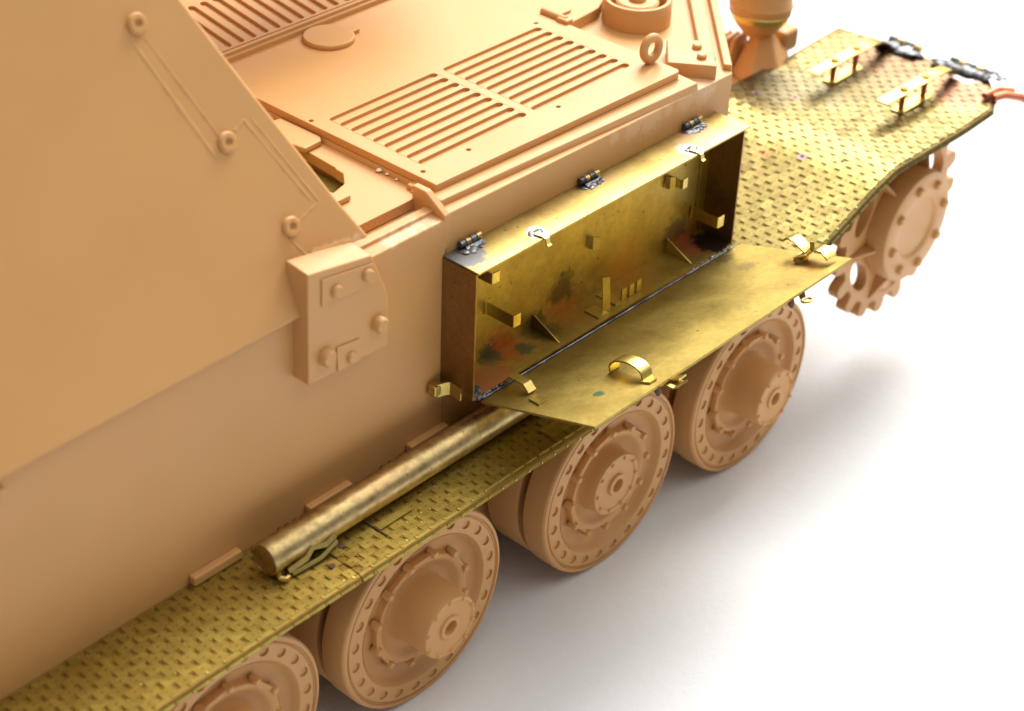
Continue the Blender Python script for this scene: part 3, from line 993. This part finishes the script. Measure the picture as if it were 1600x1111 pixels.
# clip at the lower rear corner
MB().ribbon([(0.17, -0.03, 3.10), (0.20, -0.10, 3.10), (0.29, -0.13, 3.10), (0.325, -0.16, 3.10), (0.328, -0.30, 3.09)], (0, 0, 0.15), 0.02).build('mounting_clip', 'bright', box)
MB().box(0.14, 0.26, -0.12, -0.01, 3.04, 3.17).build('mounting_foot', 'bright', box, bevel=0.02)

# ---- open lid
H0 = Vector((0, -0.49, 3.06))
H1 = Vector((0, -1.935, 3.50))
dl = (H1 - H0)
nl = Vector((0, -dl.z, dl.y)).normalized()
if nl.z < 0:
    nl = -nl
def LP(x, t, h=0.0):
    return Vector((x, 0, 0)) + H0 + dl * t + nl * h
lidblobs = [((4.30, -0.58, 3.1), 0.16, SOOT, 0.9, 0.5, 300, 0.9), ((4.45, -1.55, 3.4), 0.25, (0.35, 0.2, 0.08), 0.95, 0.7, 300, 1.0), ((1.0, -1.5, 3.38), 0.07, GREEN, 0.7, 0.9, 400, 0.6),
            ((1.45, -1.75, 3.44), 0.10, (0.35, 0.2, 0.09), 0.9, 0.7, 400, 0.9), ((4.2, -0.95, 3.2), 0.16, (0.2, 0.14, 0.06), 0.9, 0.7, 400, 0.9)]
M['lid'] = brass_mat('lid_brass', base=(0.49, 0.37, 0.105), dark=(0.38, 0.275, 0.075), rough=(0.42, 0.54), blobs=lidblobs)
LX0, LX1 = 0.42, 4.74
th = 0.026
mb = MB()
mb.hull([LP(LX0, 0), LP(LX1, 0), LP(LX1, 1), LP(LX0, 1)], [LP(LX0, 0, -th), LP(LX1, 0, -th), LP(LX1, 1, -th), LP(LX0, 1, -th)])
lid = mb.build('box_lid', 'lid', root)
# joint rod between box and lid
MB().sweep([LP(LX0 + 0.05, -0.015, 0.0), LP(LX1 - 0.1, -0.015, 0.0)], 0.016, 8).build('hinge_rod', 'solder', lid)
def arch(path, wid, name='handle', mat='bright'):
    return MB().ribbon(path, wid, 0.02).build(name, mat, lid, smooth=50)
# middle strap handle, rising from the lid and coming down near the edge
pts = []
for i in range(13):
    a = math.pi * i / 12
    pts.append(LP(1.50 - 0.05 * i / 12, 0.715 - 0.155 * math.cos(a), 0.012 + 0.155 * math.sin(a) ** 0.7))
hd = arch(pts, (0.15, 0, 0))
MB().prism([LP(1.34, 0.875, 0.004), LP(1.50, 0.855, 0.004), LP(1.55, 0.905, 0.004), LP(1.46, 0.945, 0.004), LP(1.36, 0.94, 0.004)], nl * 0.02).build('handle_plate', 'bright', lid)
# left clip with a faceted hook
MB().ribbon([LP(0.82, -0.01, 0.03), LP(0.79, 0.08, 0.14), LP(0.77, 0.22, 0.10), LP(0.76, 0.26, 0.02)], (0.11, 0.0, 0), 0.018).build('clip', 'bright', lid, smooth=10)
MB().ribbon([LP(0.68, 0.31, 0.012), LP(0.62, 0.44, 0.012)], (0.12, 0, 0), 0.016).build('clip_plate', 'tread', lid)
# right latch
MB().ribbon([LP(4.60, 0.50, 0.20), LP(4.59, 0.56, 0.24), LP(4.58, 0.62, 0.22), LP(4.58, 0.70, 0.10)], (0.15, 0.0, 0), 0.018).build('latch', 'bright', lid, smooth=50)
MB().ribbon([LP(4.50, 0.66, 0.005), LP(4.50, 0.66, 0.07), LP(4.53, 0.74, 0.09), LP(4.55, 0.80, 0.16), LP(4.56, 0.86, 0.15), LP(4.56, 0.91, 0.06)], (0.17, 0, 0), 0.018).build('latch', 'bright', lid, smooth=50)
MB().box(4.42, 4.57, -1.50, -1.40, 3.36, 3.42).build('latch_foot', 'bright', lid)
MB().ribbon([LP(4.62, 0.72, 0.09), LP(4.64, 0.72, 0.18)], (0, -0.06, 0.02), 0.02).build('latch_pin', 'bright', lid)
# eyelets under the free edge
for x, sc in ((3.72, 1.0), (1.48, 0.9)):
    MB().lathe([(0.032, 0), (0.036, 0.05), (0.02, 0.09), (0, 0.09)], LP(x - 0.1, 0.985, -th), -nl, 10).build('stud', 'dark', lid)
    MB().lathe([(0.032, 0), (0.036, 0.05), (0.02, 0.09), (0, 0.09)], LP(x + 0.1, 0.985, -th), -nl, 10).build('stud', 'dark', lid)
c = LP(3.76, 1.05, -0.08)
e1 = Vector((1, 0, 0)) * 0.055
e2 = dl.normalized() * 0.055
MB().sweep([c + e1 * math.cos(2 * math.pi * i / 16) + e2 * math.sin(2 * math.pi * i / 16) for i in range(17)], 0.014, 8).build('ring', 'bright', lid)
MB().ribbon([LP(1.58, 0.985, -0.06), LP(1.58, 1.05, -0.08), LP(1.59, 1.08, -0.06)], (0.17, 0, 0), 0.02).build('catch', 'bright', lid)
MB().prism([LP(1.56, 0.98, -0.05), LP(1.68, 1.0, -0.05), LP(1.70, 1.06, -0.03), LP(1.58, 1.06, -0.03)], nl * 0.02).build('catch', 'bright', lid)

# ---- road wheels
R = 1.135
def wheel_disc():
    mb = MB()
    # tyre and rim: heights are outwards from the face plane
    mb.lathe([(0.60 * R, -0.33), (0.975 * R, -0.33), (R, -0.30), (R, -0.045), (0.992 * R, -0.015), (0.975 * R, 0.0), (0.957 * R, 0.0),
              (0.950 * R, -0.022), (0.938 * R, -0.022), (0.930 * R, -0.004), (0.925 * R, -0.004)], seg=96)
    mb.lathe([(0.925 * R, -0.028), (0.765 * R, -0.028)], seg=96)
    mb.lathe([(0.765 * R, -0.004), (0.757 * R, -0.014), (0.738 * R, -0.075), (0.71 * R, -0.115), (0.65 * R, -0.135), (0.575 * R, -0.137), (0.553 * R, -0.13), (0.546 * R, -0.11), (0.543 * R, -0.052), (0.533 * R, -0.042),
              (0.505 * R, -0.045), (0.475 * R, -0.072), (0.44 * R, -0.115), (0.38 * R, -0.14), (0.0, -0.14)], seg=96)
    return mb
def circ(r, n=72):
    return [(r * math.cos(2 * math.pi * i / n), r * math.sin(2 * math.pi * i / n)) for i in range(n)]
def wheel_face_holes():
    hs = []
    for k in range(24):
        a = 2 * math.pi * (k + 0.5) / 24
        hs.append(oval(0.853 * R * math.cos(a), 0.853 * R * math.sin(a), 0.048, 0.060, 12, a))
    ring = holed(circ(0.925 * R), [circ(0.765 * R)] + hs, (0, 0.004, 0), (1, 0, 0), (0, 0, 1), 0.025, (0, 1, 0))
    return ring
W_disc = wheel_disc().mesh('road_wheel', 40)
W_face = wheel_face_holes().mesh('dimpled_ring', 30)
W_inner = MB().lathe([(0.3, 0.0), (0.965 * R, 0.0), (R * 0.985, -0.03), (R * 0.985, -0.42), (0.95 * R, -0.45), (0.3, -0.45)], (0, 0.42, 0), seg=72).mesh('inner_wheel', 40)
hub_long = [(0.36 * R, -0.145), (0.338 * R, -0.12), (0.33 * R, -0.05), (0.322 * R, 0.10), (0.318 * R, 0.33), (0.308 * R, 0.355), (0.285 * R, 0.362), (0.27 * R, 0.345), (0.12 * R, 0.335), (0.115 * R, 0.36), (0.075 * R, 0.362), (0.07 * R, 0.29), (0, 0.29)]
hub_flat = [(0.36 * R, -0.145), (0.342 * R, -0.12), (0.335 * R, -0.05), (0.335 * R, 0.045), (0.325 * R, 0.065), (0.285 * R, 0.072), (0.27 * R, 0.055), (0.12 * R, 0.05), (0.115 * R, 0.085), (0.075 * R, 0.088), (0.07 * R, 0.02), (0, 0.02)]
W_hubL = MB().lathe(hub_long, seg=56).mesh('hub', 40)
W_hubF = MB().lathe(hub_flat, seg=56).mesh('hub', 40)
W_bolt = MB().lathe([(0.044, -0.05), (0.042, 0.04), (0.03, 0.055), (0, 0.055)], seg=14).mesh('bolt', 45)
W_link = MB().box(-0.15, 0.15, -0.012, 0.055, -0.018, 0.018).mesh('bolt_link', 30)
W_nub = MB().lathe([(0.024, -0.01), (0.022, 0.012), (0.012, 0.02), (0, 0.02)], seg=10).mesh('nub', 45)
def road_wheel(x, yw, longhub, phase):
    w = obj('road_wheel', W_disc, 'plastic', root)
    w.location = Vector((x, yw, R)) * U
    w.rotation_euler = (0, phase, 0)
    obj('dimpled_ring', W_face, 'plastic', w, bevel=0.008)
    obj('inner_wheel', W_inner, 'plastic', w)
    obj('hub', W_hubL if longhub else W_hubF, 'plastic', w)
    for k in range(12):
        a = 2 * math.pi * k / 12
        b = obj('bolt', W_bolt, 'plastic', w)
        b.location = Vector((0.567 * R * math.cos(a), 0.06, 0.567 * R * math.sin(a))) * U
        if k % 3 != 2:
            l = obj('bolt_link', W_link, 'plastic', w, bevel=0.012)
            am = a + math.pi / 12
            l.location = Vector((0.545 * R * math.cos(am), 0.052, 0.545 * R * math.sin(am))) * U
            l.rotation_euler = (0, -am + math.pi / 2, 0)
    hz = 0.36 if longhub else 0.07
    for k in range(10):
        a = 2 * math.pi * k / 10
        b = obj('nub', W_nub, 'plastic', w)
        b.location = Vector((0.29 * R * math.cos(a), -hz, 0.29 * R * math.sin(a))) * U
    return w
YW = -0.77
for x, lng, ph in ((-3.20, False, 0.1), (-0.633, True, 0.25), (2.317, False, 0.0), (4.902, True, 0.35)):
    road_wheel(x, YW, lng, ph)
# swing-arm boxes behind the wheels
for x in (-1.9, 3.6):
    MB().box(x - 1.0, x + 1.0, 0.13, 0.6, 0.75, 1.7).build('suspension_bogie', 'plastic', root, bevel=0.1)

# ---- drive sprocket
SX, SZ = 8.31, 1.93
def gear_loop(n=19, r0=1.165, r1=1.37):
    lp = []
    for k in range(n):
        for (da, r) in ((-0.5, r0), (-0.30, r0 + 0.02), (-0.24, r1 - 0.05), (-0.13, r1), (0.13, r1), (0.24, r1 - 0.05), (0.30, r0 + 0.02)):
            a = 2 * math.pi * (k + da) / n
            lp.append((r * math.cos(a), r * math.sin(a)))
    return lp
hs = []
for k in range(6):
    a = 2 * math.pi * k / 6 + R_(215)
    hs.append(oval(0.93 * math.cos(a), 0.93 * math.sin(a), 0.15, 0.30, 18, a))
ringy = -0.50
sp = holed(gear_loop(), hs, (SX, ringy, SZ), (1, 0, 0), (0, 0, 1), 0.16, (0, 1, 0)).build('drive_sprocket', 'plastic', root, bevel=0.015, smooth=40)
MB().lathe([(0.70, -0.1), (0.74, 0.0), (0.755, 0.05), (0.755, 0.25), (0.74, 0.285), (0.70, 0.30), (0.46, 0.30), (0.44, 0.295), (0.40, 0.26), (0.0, 0.25)], (SX, ringy, SZ), seg=64).build('drum', 'plastic', sp, smooth=35)
MB().lathe([(1.0, -0.17), (1.0, -0.28), (0.5, -0.34), (0.0, -0.6)], (SX, ringy, SZ), seg=48).build('inner_cone', 'plastic', sp) if False else None
for k in range(8):
    a = 2 * math.pi * (k + 0.3) / 8
    MB().lathe([(0.064, 0), (0.062, 0.045), (0.042, 0.065), (0, 0.065)], (SX + 0.585 * math.cos(a), ringy - 0.30, SZ + 0.585 * math.sin(a)), (0, -1, 0), 14).build('bolt', 'plastic', sp)
for k in range(6):
    a = 2 * math.pi * k / 6 + R_(188)
    d = Vector((math.cos(a), 0, math.sin(a)))
    n = Vector((-d.z, 0, d.x)) * 0.022
    c0 = Vector((SX, ringy, SZ))
    MB().hull([c0 + d * 0.74 - n, c0 + d * 0.74 + n, c0 + d * 1.12 + n, c0 + d * 1.12 - n],
              [c0 + d * 0.74 - n + Vector((0, -0.18, 0)), c0 + d * 0.74 + n + Vector((0, -0.18, 0)), c0 + d * 1.1 + n + Vector((0, -0.02, 0)), c0 + d * 1.1 - n + Vector((0, -0.02, 0))]).build('rib', 'plastic', sp, bevel=0.01)
lathed('axle', [(0.3, 0), (0.3, 1.6), (0, 1.6)], (SX, ringy + 0.15, SZ), (0, 1, 0), 24, parent=sp)
MB().hull([(6.4, 1.75, 1.0), (8.5, 1.75, 1.0), (8.5, 7.8, 1.0), (6.4, 7.8, 1.0)], [(6.4, 1.75, 3.2), (8.2, 1.75, 3.1), (8.2, 7.8, 3.1), (6.4, 7.8, 3.2)]).build('nose', 'plastic', root, bevel=0.03)

# ---- headlamp on its foot
hl = lathed('headlamp', [(0, -0.40), (0.10, -0.39), (0.20, -0.31), (0.31, -0.19), (0.385, -0.06), (0.42, 0.06), (0.425, 0.10), (0.405, 0.14), (0.40, 0.25), (0.36, 0.40), (0.27, 0.54), (0.14, 0.62), (0, 0.64)], (8.4, 2.02, 3.98), (0.05, 0.02, 1), 44, smooth=28)
lathed('lamp_band', [(0.36, -0.11), (0.378, -0.105), (0.41, -0.015), (0.40, -0.005)], (8.4, 2.02, 3.985), (0.05, 0.02, 1), 44, mat='bright', parent=hl)
MB().hull([(7.95, 1.80, 3.10), (8.30, 1.55, 3.28), (8.85, 1.75, 3.3), (8.5, 2.25, 3.1), (8.1, 2.2, 3.1)], [(8.28, 1.90, 3.68), (8.40, 1.82, 3.70), (8.54, 1.94, 3.70), (8.45, 2.08, 3.68), (8.32, 2.06, 3.68)]).build('lamp_foot', 'plastic', hl, bevel=0.04)
for k in range(3):
    y = 2.18 + 0.12 * k
    MB().prism([(7.95, y, 3.1), (8.5, y, 3.1), (8.42, y, 3.62 - 0.03 * k), (8.15, y, 3.58 - 0.03 * k)], (0, 0.06, 0)).build('fin', 'plastic', hl, bevel=0.02)
MB().box(8.7, 9.05, 1.78, 2.1, 3.3, 3.62).build('lamp_step', 'plastic', hl, bevel=0.06)
